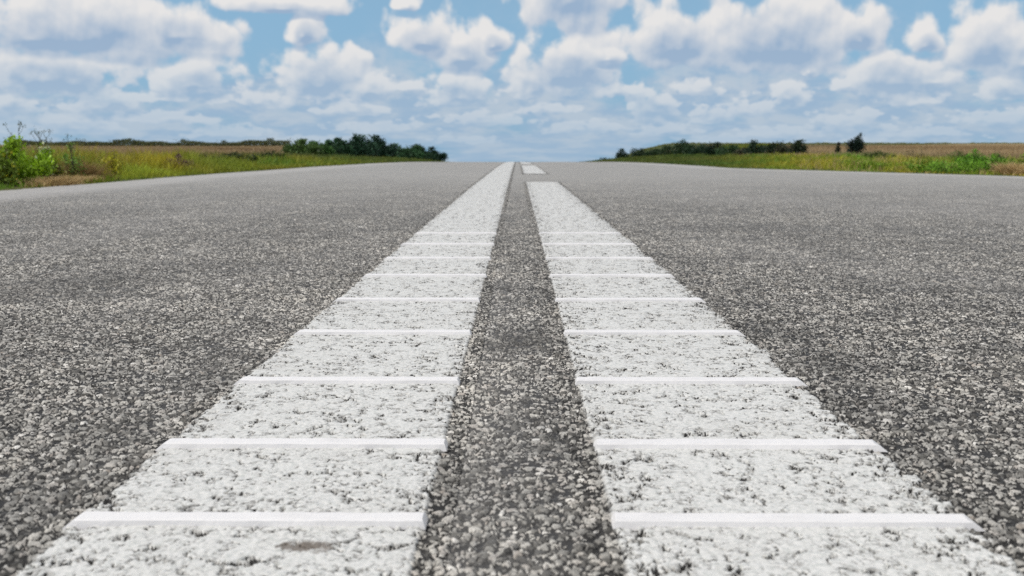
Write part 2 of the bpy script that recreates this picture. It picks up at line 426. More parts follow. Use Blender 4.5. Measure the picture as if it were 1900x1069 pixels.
M_rib, n, o, b = new_mat('rib_paint')
co = n.node('ShaderNodeTexCoord').outputs['Object']
g1 = n.noise(n.vec('MULTIPLY', co, (14, 60, 60)), 1.0, 4, .6); g2 = n.noise(n.vec('MULTIPLY', co, (6, 90, 260)), 1.0, 4, .65)
c = n.mix(n.smooth(g1, 0.5, 0.8, 0, 0.5), (0.785, 0.77, 0.765, 1), (0.62, 0.605, 0.595, 1))
c = n.mix(n.smooth(g2, 0.64, 0.72, 0, 0.6), c, (0.42, 0.40, 0.39, 1))
n.put(b.inputs['Base Color'], c); b.inputs['Roughness'].default_value = 0.45
bp = n.node('ShaderNodeBump'); bp.inputs['Distance'].default_value = 0.001; bp.inputs['Strength'].default_value = 0.35
n.put(bp.inputs['Height'], n.noise(co, 160, 3, .6)); n.l.new(bp.outputs[0], b.inputs['Normal'])

M_land, n, o, b = new_mat('field_soil')
co = n.node('ShaderNodeTexCoord').outputs['Object']
verge = n.node('ShaderNodeAttribute', attribute_name='verge').outputs['Fac']
fn = n.noise(n.vec('MULTIPLY', co, (0.5, 0.12, 0)), 1.0, 5, .6, 0, '2D'); f2 = n.noise(co, 2.2, 5, .65, 0, '2D')
field_c = n.ramp(fn, [(0.30, (0.21, 0.165, 0.085)), (0.52, (0.34, 0.25, 0.145)), (0.72, (0.29, 0.25, 0.12))])
field_c = n.mix(n.smooth(f2, .4, .7, 0, .4), field_c, (0.27, 0.225, 0.14, 1))
verge_c = n.ramp(f2, [(0.30, (0.030, 0.045, 0.012)), (0.50, (0.060, 0.082, 0.022)), (0.70, (0.13, 0.115, 0.045))])
n.put(b.inputs['Base Color'], n.mix(verge, field_c, verge_c)); b.inputs['Roughness'].default_value = 0.95
b.inputs['Specular IOR Level'].default_value = 0.1

def leaf_mat(name, trans=0.25, rough=0.6):
    m, n, o, b = new_mat(name)
    a = n.node('ShaderNodeAttribute', attribute_name='tint').outputs['Color']
    n.put(b.inputs['Base Color'], a); b.inputs['Roughness'].default_value = rough
    b.inputs['Specular IOR Level'].default_value = 0.25
    t = n.node('ShaderNodeBsdfTranslucent'); n.put(t.inputs[0], a)
    mx = n.node('ShaderNodeMixShader'); mx.inputs[0].default_value = trans
    n.l.new(b.outputs[0], mx.inputs[1]); n.l.new(t.outputs[0], mx.inputs[2]); n.l.new(mx.outputs[0], o.inputs[0])
    return m
M_grass = leaf_mat('grass_blades', 0.30); M_leaf = leaf_mat('shrub_leaves', 0.18, 0.5)
M_wood, n, o, b = new_mat('bark')
n.put(b.inputs['Base Color'], n.ramp(n.noise(n.node('ShaderNodeTexCoord').outputs['Object'], 40, 4, .6), [(0.3, (0.05, 0.038, 0.026)), (0.7, (0.14, 0.11, 0.08))]))
b.inputs['Roughness'].default_value = 0.9

# ---------------------------------------------------------------- ground sheet
def seg(*parts):
    out = [parts[0][0]]
    for a, b_, n_ in parts: out += list(np.linspace(a, b_, n_ + 1)[1:])
    return np.array(out)
xs = seg((-2500, -300, 12), (-300, -60, 24), (-60, -16, 44), (-16, -4.4, 40), (-4.4, -3.3, 16), (-3.3, 3.3, 4), (3.3, 7.2, 44), (7.2, 18, 36), (18, 60, 42), (60, 300, 24), (300, 2500, 12))
ys = seg((-300, -20, 14), (-20, 4, 24), (4, 30, 104), (30, 120, 120), (120, 450, 66), (450, 3000, 14))
V, Fq = grid(xs, ys, z_land)
me = mesh_np('ground', V, Fq, True)
side = np.maximum(V[:, 0] - edge_r(V[:, 1]), edge_l(V[:, 1]) - V[:, 0])
vw = np.where(V[:, 0] > 0, 5.0 + 0.06 * np.maximum(V[:, 1], 0) + 0.40 * np.maximum(V[:, 1] - 45, 0), 4.5 + 0.05 * np.maximum(V[:, 1], 0))
float_attr(me, 'verge', 1 - sstep(side + 1.2 * (fbm(V[:, 0] * .7, V[:, 1] * .4, 12) - .5), vw - 0.6, vw + 0.6))
ground = tag(link('ground', me, [M_land]), 'gently rising brown fields and grassy verges either side of the road', 'ground', kind='structure')

# ---------------------------------------------------------------- road
ys = seg((-6, 0, 6), (0, 6, 12), (6, 30, 32), (30, 200, 60), (200, 420, 20))
us = np.concatenate([np.linspace(0, 1, 15)])
Yg, Ug = np.meshgrid(ys, us, indexing='ij')
rg = np.random.default_rng(3)
L, Rr = edge_l(Yg) + 0.0, edge_r(Yg) + 0.0
jit = (fbm(Yg * 1.7, Yg * 0 + 3, 7) - .5) * 0.07
X = L + (Rr - L) * Ug + np.where(Ug == 0, jit, 0) + np.where(Ug == 1, jit, 0)
V = np.stack([X, Yg, z_road(Yg)], -1).reshape(-1, 3)
nx, ny = len(us), len(ys)
i = (np.arange(ny - 1)[:, None] * nx + np.arange(nx - 1)[None, :]).ravel()
me = mesh_np('road', V, np.stack([i, i + 1, i + nx + 1, i + nx], 1), True)
float_attr(me, 'edge_dist', np.minimum(V[:, 0] - edge_l(V[:, 1]), edge_r(V[:, 1]) - V[:, 0]))
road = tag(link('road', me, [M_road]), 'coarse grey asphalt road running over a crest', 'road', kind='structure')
def adaptive(o_, rate=1.0):
    md = o_.modifiers.new('subdivision', 'SUBSURF'); md.subdivision_type = 'SIMPLE'; md.levels = 0; md.render_levels = 1
    o_.cycles.use_adaptive_subdivision = True; o_.cycles.dicing_rate = rate
adaptive(road)

# ---------------------------------------------------------------- line markings with raised ribs
RIB_Y = [0.585, 0.793, 1.007, 1.292, 1.640, 2.000, 2.387, 2.768, 3.180, 3.590]
def make_rib_mesh(x0, x1, seed):
    """a low bar: sloping front, flat top, slanted ends, slightly uneven edges"""
    rr = np.random.default_rng(seed); K = 60
    prof = [(-0.0140, -0.001), (-0.0112, 0.0056), (-0.0090, 0.0067), (0.0055, 0.0070), (0.0085, 0.0056), (0.0125, -0.001)]
    V = []; F = []
    for k in range(K + 1):
        t = k / K; row = []
        for j, (dy, dz) in enumerate(prof):
            ins = 0.0 if dz < 0 else (0.009 if dz < 0.0060 else 0.013)      # outer end slants, inner end is cut nearly square
            ia, ib = (ins, ins * .25) if x0 < 0 else (ins * .25, ins)
            x = x0 + ia + (x1 - x0 - ia - ib) * t
            n1 = (fbm(np.array(x * 22.0), np.array(j * 9.1 + seed), seed) - .5) * 0.0034
            n2 = (fbm(np.array(x * 60.0), np.array(j * 3.7 + seed), seed + 5) - .5) * 0.0014
            V.append((x, dy + n1 * (1 if j in (0, 5) else .6), dz + n2)); row.append(len(V) - 1)
    nP = len(prof)
    for k in range(K):
        for j in range(nP - 1):
            a = k * nP + j; F.append((a, a + nP, a + nP + 1, a + 1))
    me = bpy.data.meshes.new('rib')
    F.append(tuple(range(nP))[::1]); F.append(tuple(K * nP + j for j in reversed(range(nP))))
    me.from_pydata(V, [], F); me.update()
    for p in me.polygons: p.use_smooth = False
    return me
def marking(xa, xb, ya, yb, ragged, label, group=None, ribs=(), ends=(False, False)):
    pad = 0.022
    ys_ = np.unique(np.concatenate([[ya - pad if ends[0] else ya], np.arange(math.ceil(ya * 2) / 2 + .25, yb, 0.5 if yb < 30 else 2.0), [yb + (pad if ends[1] else 0)]]))
    xs_ = np.linspace(xa - pad, xb + pad, 4)
    V, Fq = grid(xs_, ys_, lambda X, Y: z_road(Y) + 0.0009 + 0.0028 * sstep(Y, 5, 14))
    me = mesh_np('line_marking', V, Fq, True)
    o_ = tag(link('line_marking', me, [paint_mat('line_paint', xa, xb, ragged, ya if ends[0] else None, yb if ends[1] else None)]), label, 'road marking', group)
    adaptive(o_)
    for k, y in enumerate(ribs):
        rr = random.Random(int(y * 1000) + int(xa * 100))
        r = link('rib', make_rib_mesh(xa - 0.004 + rr.uniform(-.003, .003) + (0.004 if xa > 0 else 0), xb + rr.uniform(-.003, .003) + (.006 if xb > 0 else .002), int(y * 1000) % 977 + (3 if xa > 0 else 0)), [M_rib], o_, (0, y + 0.004, float(z_road(y)) + 0.0034))
        r.rotation_euler = (0, 0, rr.uniform(-.002, .002))
marking(-0.372, -0.076, -4.0, 300.0, 0.45, 'unbroken white line with raised ribs, left of the bare asphalt strip', ribs=RIB_Y)
marking(0.078, 0.376, -2.6, 9.3, 1.5, 'long worn white dash with raised ribs, nearest dash of the broken line', 'dashes of the broken centre line', ribs=RIB_Y, ends=(True, True))
for k, (ya, yb, lb) in enumerate([(12.6, 20.6, 'short far white dash just beyond the gap in the broken line'),
                                  (24.0, 32.0, 'third white dash of the broken line, a sliver near the crest'),
                                  (35.5, 43.5, 'last white dash of the broken line, on the crest itself')]):
    marking(0.078, 0.376, ya, yb, 0.6, lb, 'dashes of the broken centre line', ends=(True, True))

# ---------------------------------------------------------------- vegetation
def lerp(a, b, t): return a + (b - a) * t
GREEN = np.array((0.11, 0.23, 0.02)); LIME = np.array((0.30, 0.37, 0.035)); OLIVE = np.array((0.40, 0.32, 0.03))
STRAW = np.array((0.58, 0.42, 0.20)); BROWN = np.array((0.23, 0.155, 0.085)); DARK = np.array((0.018, 0.040, 0.014)); YELLOW = np.array((0.38, 0.32, 0.03))
PINK = np.array((0.22, 0.15, 0.115)); TAN = np.array((0.44, 0.335, 0.19))

def blades(base, h, w, lean, col, rng, seg_=2):
    """base (n,3), h, w (n,), lean (n,) metres sideways, col (n,3): curved tapering blades with seg_ segments"""
    n_ = len(base); a = rng.uniform(0, 2 * np.pi, n_); la = rng.uniform(0, 2 * np.pi, n_)
    wx, wy = np.cos(a) * w / 2, np.sin(a) * w / 2
    lx, ly = np.cos(la) * lean, np.sin(la) * lean
    rows = []
    for k in range(seg_ + 1):
        t = k / seg_; taper = (1 - t) ** 0.7 * 0.95 + 0.05; zz = h * t * (1 - 0.18 * t * np.clip(lean / np.maximum(h, 1e-3), 0, 1))
        c = base + np.stack([lx * t * t, ly * t * t, zz], 1)
        d = np.stack([wx * taper, wy * taper, np.zeros(n_)], 1)
        rows += [c - d, c + d]
    V = np.stack(rows, 1).reshape(-1, 3)
    m_ = 2 * (seg_ + 1); o_ = np.arange(n_)[:, None] * m_
    F = np.concatenate([o_ + np.array([[2 * k, 2 * k + 1, 2 * k + 3, 2 * k + 2]]) for k in range(seg_)], 0)
    C = np.repeat(col, m_, 0)
    return V, F, C
def merge(parts):
    Vs, Fs, Cs = [], [], []; off = 0
    for V, F, C in parts:
        Vs.append(V); Fs.append(F + off); Cs.append(C); off += len(V)
    return np.concatenate(Vs), np.concatenate(Fs), np.concatenate(Cs)
def veg_obj(name, parts, mat, parent=None, loc=(0, 0, 0)):
    V, F, C = merge(parts); me = mesh_np(name, V, F); color_attr(me, 'tint', C)
    return link(name, me, [mat], parent, loc)
def patch_w(X, Y, cx, cy, rx, ry): return np.exp(-(((X - cx) / rx) ** 2 + ((Y - cy) / ry) ** 2))

def grass_strip(side_, y0, y1, wfun, dens, hfun, cfun, seed, blades_per=9, wmul=1.0, spread=0.05):
    rng = np.random.default_rng(seed)
    wmax = max(wfun(y0), wfun(y1))
    n_ = int((y1 - y0) * wmax * dens)
    Y = rng.uniform(y0, y1, n_); D = rng.uniform(0, 1, n_) * wfun(Y)
    clump = fbm(Y * 1.9, D * 1.9, seed + 3)
    keep = rng.uniform(0, 1, n_) < np.clip(0.25 + 1.6 * (clump - 0.28), 0.1, 1)
    Y, D = Y[keep], D[keep]; n_ = len(Y)
    X = edge_l(Y) - D if side_ < 0 else edge_r(Y) + D
    X = X + (0.03 if side_ < 0 else -0.03) * rng.uniform(-1, 1, n_)
    H = hfun(D, Y) * lerp(0.35, 1.6, fbm(Y * 1.6, D * 1.6, seed + 8))
    C = cfun(X, Y, D, rng)
    rep = blades_per
    Xb = np.repeat(X, rep) + rng.normal(0, spread, n_ * rep); Yb = np.repeat(Y, rep) + rng.normal(0, spread, n_ * rep)
    Hb = np.repeat(H, rep) * rng.uniform(0.45, 1.1, n_ * rep)
    Cb = np.repeat(C, rep, 0) * 1.25 * rng.uniform(0.65, 1.4, (n_ * rep, 1))
    Wb = wmul * rng.uniform(0.005, 0.011, n_ * rep) * (1 + Yb / 14)
    return blades(np.stack([Xb, Yb, z_land(Xb, Yb) - 0.01], 1), Hb, Wb, Hb * rng.uniform(0.1, 0.75, n_ * rep), Cb, rng)

def col_left(X, Y, D, rng):
    a = X / Y                                                # how far round to the left the tuft stands
    n1 = fbm(X * .8, Y * .5, 21)[:, None]; n2 = fbm(X * 2.2, Y * 1.6, 33)[:, None]
    c = lerp(OLIVE, GREEN, np.clip(n1 * 2.2 - 0.8, 0, 1)); c = lerp(c, LIME, np.clip(n2 * 2.6 - 1.25, 0, 1))
    c = lerp(c, GREEN * 0.9, sstep(-a, 0.47, 0.51)[:, None] * 0.8)
    mid = (sstep(-a, 0.36, 0.40) * sstep(D, 0.4, 1.2))[:, None] * (rng.uniform(0, 1, (len(X), 1)) < 0.5)
    c = lerp(c, np.array((0.20, 0.14, 0.045)), mid * 0.7)
    gl = (sstep(-a, 0.35, 0.32) * (1 - sstep(D, 1.3, 2.2)))[:, None]
    c = lerp(c, np.array((0.10, 0.15, 0.022)), gl * 0.45)
    dk = (sstep(-a, 0.36, 0.32) * sstep(D, 1.6, 2.6))[:, None]
    c = lerp(c, BROWN * 0.55 + DARK * .5, dk * 0.75)
    c = lerp(c, np.array((0.050, 0.085, 0.022)), sstep(Y, 20, 34)[:, None] * 0.75)
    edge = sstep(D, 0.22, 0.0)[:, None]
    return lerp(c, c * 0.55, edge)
def h_left(D, Y): return 0.07 + 0.27 * sstep(D, 0.1, 1.4) * np.where(Y < 13, 1, 0.85)

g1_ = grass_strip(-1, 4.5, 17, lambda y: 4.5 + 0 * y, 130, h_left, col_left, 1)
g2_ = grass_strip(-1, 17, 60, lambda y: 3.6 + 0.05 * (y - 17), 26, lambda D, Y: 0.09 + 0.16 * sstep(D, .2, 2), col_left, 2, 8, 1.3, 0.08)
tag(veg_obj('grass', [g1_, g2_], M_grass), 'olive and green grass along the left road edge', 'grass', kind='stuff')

def col_right(X, Y, D, rng):
    a = X / Y
    n1 = fbm(X * .7, Y * .5, 41)[:, None]; n2 = fbm(X * 2.0, Y * 1.3, 53)[:, None]
    c = lerp(OLIVE * 0.9, GREEN, np.clip(n1 * 2.4 - 0.75, 0, 1))
    lime = (sstep(a, 0.30, 0.38))[:, None]
    c = lerp(c, LIME, np.clip(n2 * 2.6 - 1.1, 0, 1) * (0.35 + 0.65 * lime))
    c = lerp(c, GREEN * np.array((.8, 1.05, .9)), (patch_w(a, Y * 0, 0.345, 0, 0.02, 9) + patch_w(a, Y * 0, 0.46, 0, .03, 9))[:, None] * .7)
    c = lerp(c, STRAW * 0.75, ((rng.uniform(0, 1, (len(X), 1)) < 0.20) & (a[:, None] > .28)) * 0.8)
    c = lerp(c, np.array((0.048, 0.080, 0.022)), (sstep(a, 0.30, 0.17))[:, None] * 0.80)
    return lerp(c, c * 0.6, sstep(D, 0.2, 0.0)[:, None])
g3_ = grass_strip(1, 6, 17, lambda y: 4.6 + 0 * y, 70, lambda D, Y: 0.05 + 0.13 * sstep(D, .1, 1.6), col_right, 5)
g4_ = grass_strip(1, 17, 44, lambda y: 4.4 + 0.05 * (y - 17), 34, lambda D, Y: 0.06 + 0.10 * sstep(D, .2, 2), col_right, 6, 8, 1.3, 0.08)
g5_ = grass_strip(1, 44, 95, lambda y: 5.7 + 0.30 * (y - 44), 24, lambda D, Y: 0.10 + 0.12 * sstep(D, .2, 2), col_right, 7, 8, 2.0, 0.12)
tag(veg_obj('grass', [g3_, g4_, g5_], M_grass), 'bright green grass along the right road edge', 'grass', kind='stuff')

# stubble and dry stalks of the two fields
def stubble(side_, y0, y1, d0, d1, n_, h0, c0, c1, seed):
    rng = np.random.default_rng(seed)
    Y = np.exp(rng.uniform(np.log(y0), np.log(y1), n_)); s = rng.uniform(0, 1, n_) ** 1.3
    D = d0 + (d1 - d0) * s * Y / y0 * 0.6
    X = edge_l(Y) - D if side_ < 0 else edge_r(Y) + D
    f_ = fbm(X * .25, Y * .12, seed)[:, None]
    C = lerp(np.array(c0), np.array(c1), np.clip(f_ * 2 - .5, 0, 1)) * rng.uniform(.7, 1.3, (n_, 1))
    H = h0 * rng.uniform(.5, 1.2, n_)
    return blades(np.stack([X, Y, z_land(X, Y) - .01], 1), H, 0.010 * (1 + Y / 12), H * rng.uniform(.05, .4, n_), C, rng, 1)
tag(veg_obj('dry_field_grass', [stubble(1, 14, 140, 4.5, 16, 60000, 0.13, BROWN * 1.15, TAN, 71)], M_grass), 'tan ripening field crop beyond the right verge', 'field crop', kind='stuff')
tag(veg_obj('dry_field_grass', [stubble(-1, 12, 120, 4.0, 14, 50000, 0.14, BROWN, TAN * 0.9, 72)], M_grass), 'brown dry field crop beyond the left verge', 'field crop', kind='stuff')

# far hedge lines at the top of the fields
def far_hedge(xa, xb, Y0, h0, seed, n_, col):
    rng = np.random.default_rng(seed)
    t = rng.uniform(0, 1, n_); X = lerp(xa, xb, t); Y = Y0 + rng.normal(0, 1.0, n_)
    top = h0 * (0.45 + 0.9 * fbm(X * .35, X * 0, seed) + 0.5 * (vnoise(X * 1.3, X * 0, seed + 2) > .8))
    Z = z_land(X, Y) + rng.uniform(0, 1, n_) ** 0.8 * top
    a = rng.normal(0, 1, (n_, 3)); b_ = rng.normal(0, 1, (n_, 3))
    a /= np.linalg.norm(a, axis=1, keepdims=True); b_ -= a * (a * b_).sum(1, keepdims=True); b_ /= np.linalg.norm(b_, axis=1, keepdims=True)
    s = rng.uniform(.06, .16, (n_, 1)); c = np.stack([X, Y, Z], 1)
    V = np.stack([c - a * s, c - b_ * s * .6, c + a * s, c + b_ * s * .6], 1).reshape(-1, 3)
    F = np.arange(n_ * 4).reshape(-1, 4)
    return V, F, np.repeat(np.asarray(col) * rng.uniform(.5, 1.6, (n_, 1)), 4, 0)
tag(veg_obj('far_foliage', [far_hedge(-75, -34, 150, 0.75, 81, 16000, DARK * 1.6 + BROWN * .25)], M_leaf), 'thin dark line of bushes at the top of the left field', 'bushes', kind='stuff')
tag(veg_obj('far_foliage', [far_hedge(34, 250, 400, 0.42, 82, 60000, DARK * 1.6 + OLIVE * .4)], M_leaf), 'thin dark green line at the top of the right field', 'bushes', kind='stuff')

# ---- shrubs, each a thing of its own: trunk (woody stems) and crown
def tube_path(pts, r0, r1, k=5):
    V = []; F = []
    for i_, p in enumerate(pts):
        t = i_ / (len(pts) - 1); r = lerp(r0, r1, t)
        for j in range(k):
            a = 2 * math.pi * j / k; V.append((p[0] + math.cos(a) * r, p[1] + math.sin(a) * r, p[2]))
    for i_ in range(len(pts) - 1):
        for j in range(k):
            F.append((i_ * k + j, i_ * k + (j + 1) % k, (i_ + 1) * k + (j + 1) % k, (i_ + 1) * k + j))
    return np.array(V), np.array(F)
def leaves_at(c, size, col, rng, up=0.3, elong=1.7):
    n_ = len(c); a = rng.normal(0, 1, (n_, 3)); a[:, 2] += up; a /= np.linalg.norm(a, axis=1, keepdims=True)
    b_ = rng.normal(0, 1, (n_, 3)); b_ -= a * (a * b_).sum(1, keepdims=True); b_ /= np.linalg.norm(b_, axis=1, keepdims=True)
    s = size * rng.uniform(.55, 1.3, (n_, 1))
    V = np.stack([c, c + a * s * .5 - b_ * s * .5 / elong, c + a * s, c + a * s * .5 + b_ * s * .5 / elong], 1).reshape(-1, 3)
    return V, np.arange(n_ * 4).reshape(-1, 4), np.repeat(col, 4, 0)
def shrub(name, label, group, X, Y, w, h, leaf, n_leaf, col, seed, shoots=6, open_=0.0, peak=None, cat='shrub', accents=None):
    rng = np.random.default_rng(seed); z0 = float(z_land(X, Y))
    root = bpy.data.objects.new(name, None); COL.objects.link(root); root.location = (X, Y, z0); root.empty_display_size = .2
    tag(root, label, cat, group)
    stems = []; cent = []; cs = []
    for k in range(shoots):
        t = (k + .5) / shoots * 2 - 1
        tx = t * w * .5 * .85 + rng.normal(0, w * .05); ty = rng.normal(0, w * .16)
        hh_ = h * (rng.uniform(.62, .86)) * (1 - .30 * abs(t) ** 2)
        if k == (peak if peak is not None else shoots // 2): hh_ = h
        pts = [(tx * .25, ty * .25, -.03), (tx * .6, ty * .6, hh_ * .35), (tx * .92, ty, hh_ * .7), (tx + rng.normal(0, .03 * h), ty, hh_ * .97)]
        stems.append(tube_path(pts, .018 * h + .004, .003, 5))
        m_ = int(n_leaf / shoots)
        # leaves in small bunches on side twigs up each shoot
        nb = 16 + int(8 * rng.uniform())
        for q_ in range(nb):
            u_ = rng.uniform(.06, 1) ** .8; rad = (w / shoots) * (1.5 - 1.15 * u_) * (1 - open_ * .4)
            an = rng.uniform(0, 6.283); rr_ = rad * math.sqrt(rng.uniform(.02, 1))
            pc = np.array([np.interp(u_, [0, .36, .72, 1], [p_[i_] for p_ in pts]) for i_ in range(3)])
            pc[2] = hh_ * u_
            bc = pc + np.array([math.cos(an) * rr_, math.sin(an) * rr_, rng.normal(0, .03 * h)])
            mm = max(3, int(m_ / nb)); sp_ = (0.35 + .5 * (1 - u_)) * w / shoots * .75
            pts_ = bc + rng.normal(0, 1, (mm, 3)) * np.array([sp_, sp_, sp_ * .9])
            pts_[:, 2] = np.clip(pts_[:, 2], 0.01, h * 1.03)
            cent.append(pts_)
            base_c = np.asarray(col) * rng.uniform(.55, 1.5)
            if accents is not None and rng.uniform() < accents[0]: base_c = np.asarray(accents[1])
            cs.append(np.repeat(base_c[None], mm, 0) * rng.uniform(.7, 1.35, (mm, 1)))
    V, F, C = leaves_at(np.concatenate(cent), leaf, np.concatenate(cs), rng)
    me = mesh_np('crown', V, F); color_attr(me, 'tint', C); link('crown', me, [M_leaf], root)
    off = 0; Vs = []; Fs = []
    for v_, f_ in stems: Vs.append(v_); Fs.append(f_ + off); off += len(v_)
    link('trunk', mesh_np('trunk', np.concatenate(Vs), np.concatenate(Fs), True), [M_wood], root)
    return root
def spot(px, X=None, Y=None):
    """ground position on the bearing of photo column px"""
    a = (px - 960) / FPX * math.cos(0.0)
    return (X, X / a) if X is not None else (Y * a, Y)
def top_z(py, Y): return EYE + (272 - py) / FPX * Y

LROW = [  # column, top row, half width px, X, colour, words
 (564, 262, 20, -7.6, (0.036, 0.062, 0.016), 'olive green shrub with a loose top, first of the row, beside the brown field'),
 (596, 265, 20, -7.3, (0.032, 0.070, 0.018), 'low mid green shrub second in the row, between two taller ones'),
 (617, 262, 13, -7.2, (0.016, 0.040, 0.018), 'small dark green shrub third in the row, with a blunt top'),
 (632, 258, 14, -7.1, (0.016, 0.042, 0.018), 'dark green shrub fourth in the row, with a pointed tip'),
 (657, 252, 17, -7.0, (0.013, 0.034, 0.018), 'tall dark shrub fifth in the row with one leaning narrow leader'),
 (679, 251, 18, -6.9, (0.018, 0.044, 0.024), 'tallest shrub of the row, grey green with a ragged open tip'),
 (709, 254, 18, -6.8, (0.011, 0.028, 0.016), 'nearly black tall shrub with a forked narrow top'),
 (736, 269, 18, -6.6, (0.026, 0.060, 0.026), 'lower grey green shrub with a rounded top, beside the nearly black one'),
 (762, 273, 18, -6.4, (0.014, 0.040, 0.014), 'low dark green shrub with an even top, fourth from the crest end'),
 (775, 270, 9, -6.3, (0.016, 0.036, 0.018), 'slim dark shrub with a single upright tip, third from the crest end'),
 (791, 280, 13, -6.2, (0.011, 0.030, 0.014), 'lowest dark shrub of the row, second from the crest end'),
 (808, 275, 13, -6.1, (0.009, 0.024, 0.013), 'round blackish shrub ending the row at the road crest')]
for i_, (px, py, hw_, X_, c_, lb) in enumerate(LROW):
    X_, Y_ = spot(px, X=X_)
    zb = float(z_land(X_, Y_)); h_ = max(top_z(py, Y_) - zb, .35)
    shrub('roadside_shrub', lb, 'row of dark shrubs on the left verge', X_, Y_, 2 * hw_ / FPX * Y_ * 1.55, h_, 0.055 + Y_ * .0009, 5200, np.array(c_) * 2.1, 100 + i_, shoots=5 if hw_ > 12 else 3,
          peak=[2, 1, 1, 2, 3, 2, 1, 2, 3, 1, 1, 1][i_])

RROW = [
 (1122, 294, 6, 6.0, (0.02, 0.03, 0.02), 'tiny dark tuft of a shrub at the foot of the hill, nearest the crest', 3),
 (1152, 278, 8, 6.6, (0.012, 0.026, 0.012), 'small dark conical shrub near the low end of the green hill', 3),
 (1172, 276, 5, 7.0, (0.030, 0.045, 0.022), 'thin sparse sapling between two dark shrubs on the hill end', 2),
 (1187, 277, 10, 7.2, (0.012, 0.028, 0.012), 'low round dark shrub on the lower slope of the hill', 3),
 (1212, 278, 13, 7.8, (0.016, 0.034, 0.012), 'low spreading green shrub halfway up the slope of the hill', 3),
 (1238, 272, 13, 8.2, (0.018, 0.036, 0.012), 'low green shrub just before the upright one on the hilltop', 3),
 (1279, 271, 12, 8.5, (0.014, 0.032, 0.011), 'low green shrub between the hilltop shrub and the dark clump', 3),
 (1260, 261, 10, 8.6, (0.014, 0.032, 0.012), 'dark upright shrub on top of the green hill', 3),
 (1298, 268, 16, 8.4, (0.008, 0.022, 0.009), 'wide blackish shrub below the hilltop, the left half of a dark clump', 4),
 (1322, 266, 14, 8.3, (0.007, 0.020, 0.009), 'blackish round topped shrub, the right half of the dark clump', 4),
 (1352, 271, 18, 8.6, (0.018, 0.042, 0.014), 'flat topped green shrub right after the dark clump', 5),
 (1375, 276, 10, 8.7, (0.030, 0.032, 0.016), 'low brownish green shrub with thin twigs', 3),
 (1396, 262, 11, 8.8, (0.010, 0.024, 0.011), 'slender dark shrub with a pointed crown against the tan field', 3),
 (1432, 262, 15, 9.0, (0.012, 0.024, 0.011), 'dark bushy shrub with one tall leader, field behind it', 4),
 (1448, 273, 10, 9.1, (0.026, 0.028, 0.014), 'low brown green shrub leaning on the taller dark one', 3),
 (1474, 262, 11, 9.2, (0.016, 0.026, 0.012), 'dark shrub with a forked open top, field showing through', 3),
 (1548, 266, 3, 9.6, (0.045, 0.045, 0.024), 'thin dry sapling standing alone in front of the field', 2),
 (1580, 250, 15, 9.6, (0.008, 0.018, 0.012), 'black green bush with a tall pointed ragged top, alone against the field', 4)]
for i_, (px, py, hw_, X_, c_, lb, sh) in enumerate(RROW):
    X_, Y_ = spot(px, X=X_); zb = float(z_land(X_, Y_)); h_ = max(top_z(py, Y_) - zb, .12)
    shrub('roadside_shrub', lb, 'dark shrubs on the right verge', X_, Y_, 2 * hw_ / FPX * Y_ * (1.05 if px > 1500 else 1.4), h_, (0.030 + Y_ * .0008) * (0.5 if h_ < .25 else 1), 500 if hw_ < 7 else 2200, np.array(c_) * 1.7, 200 + i_, shoots=sh, peak=sh // 2, open_=.2)

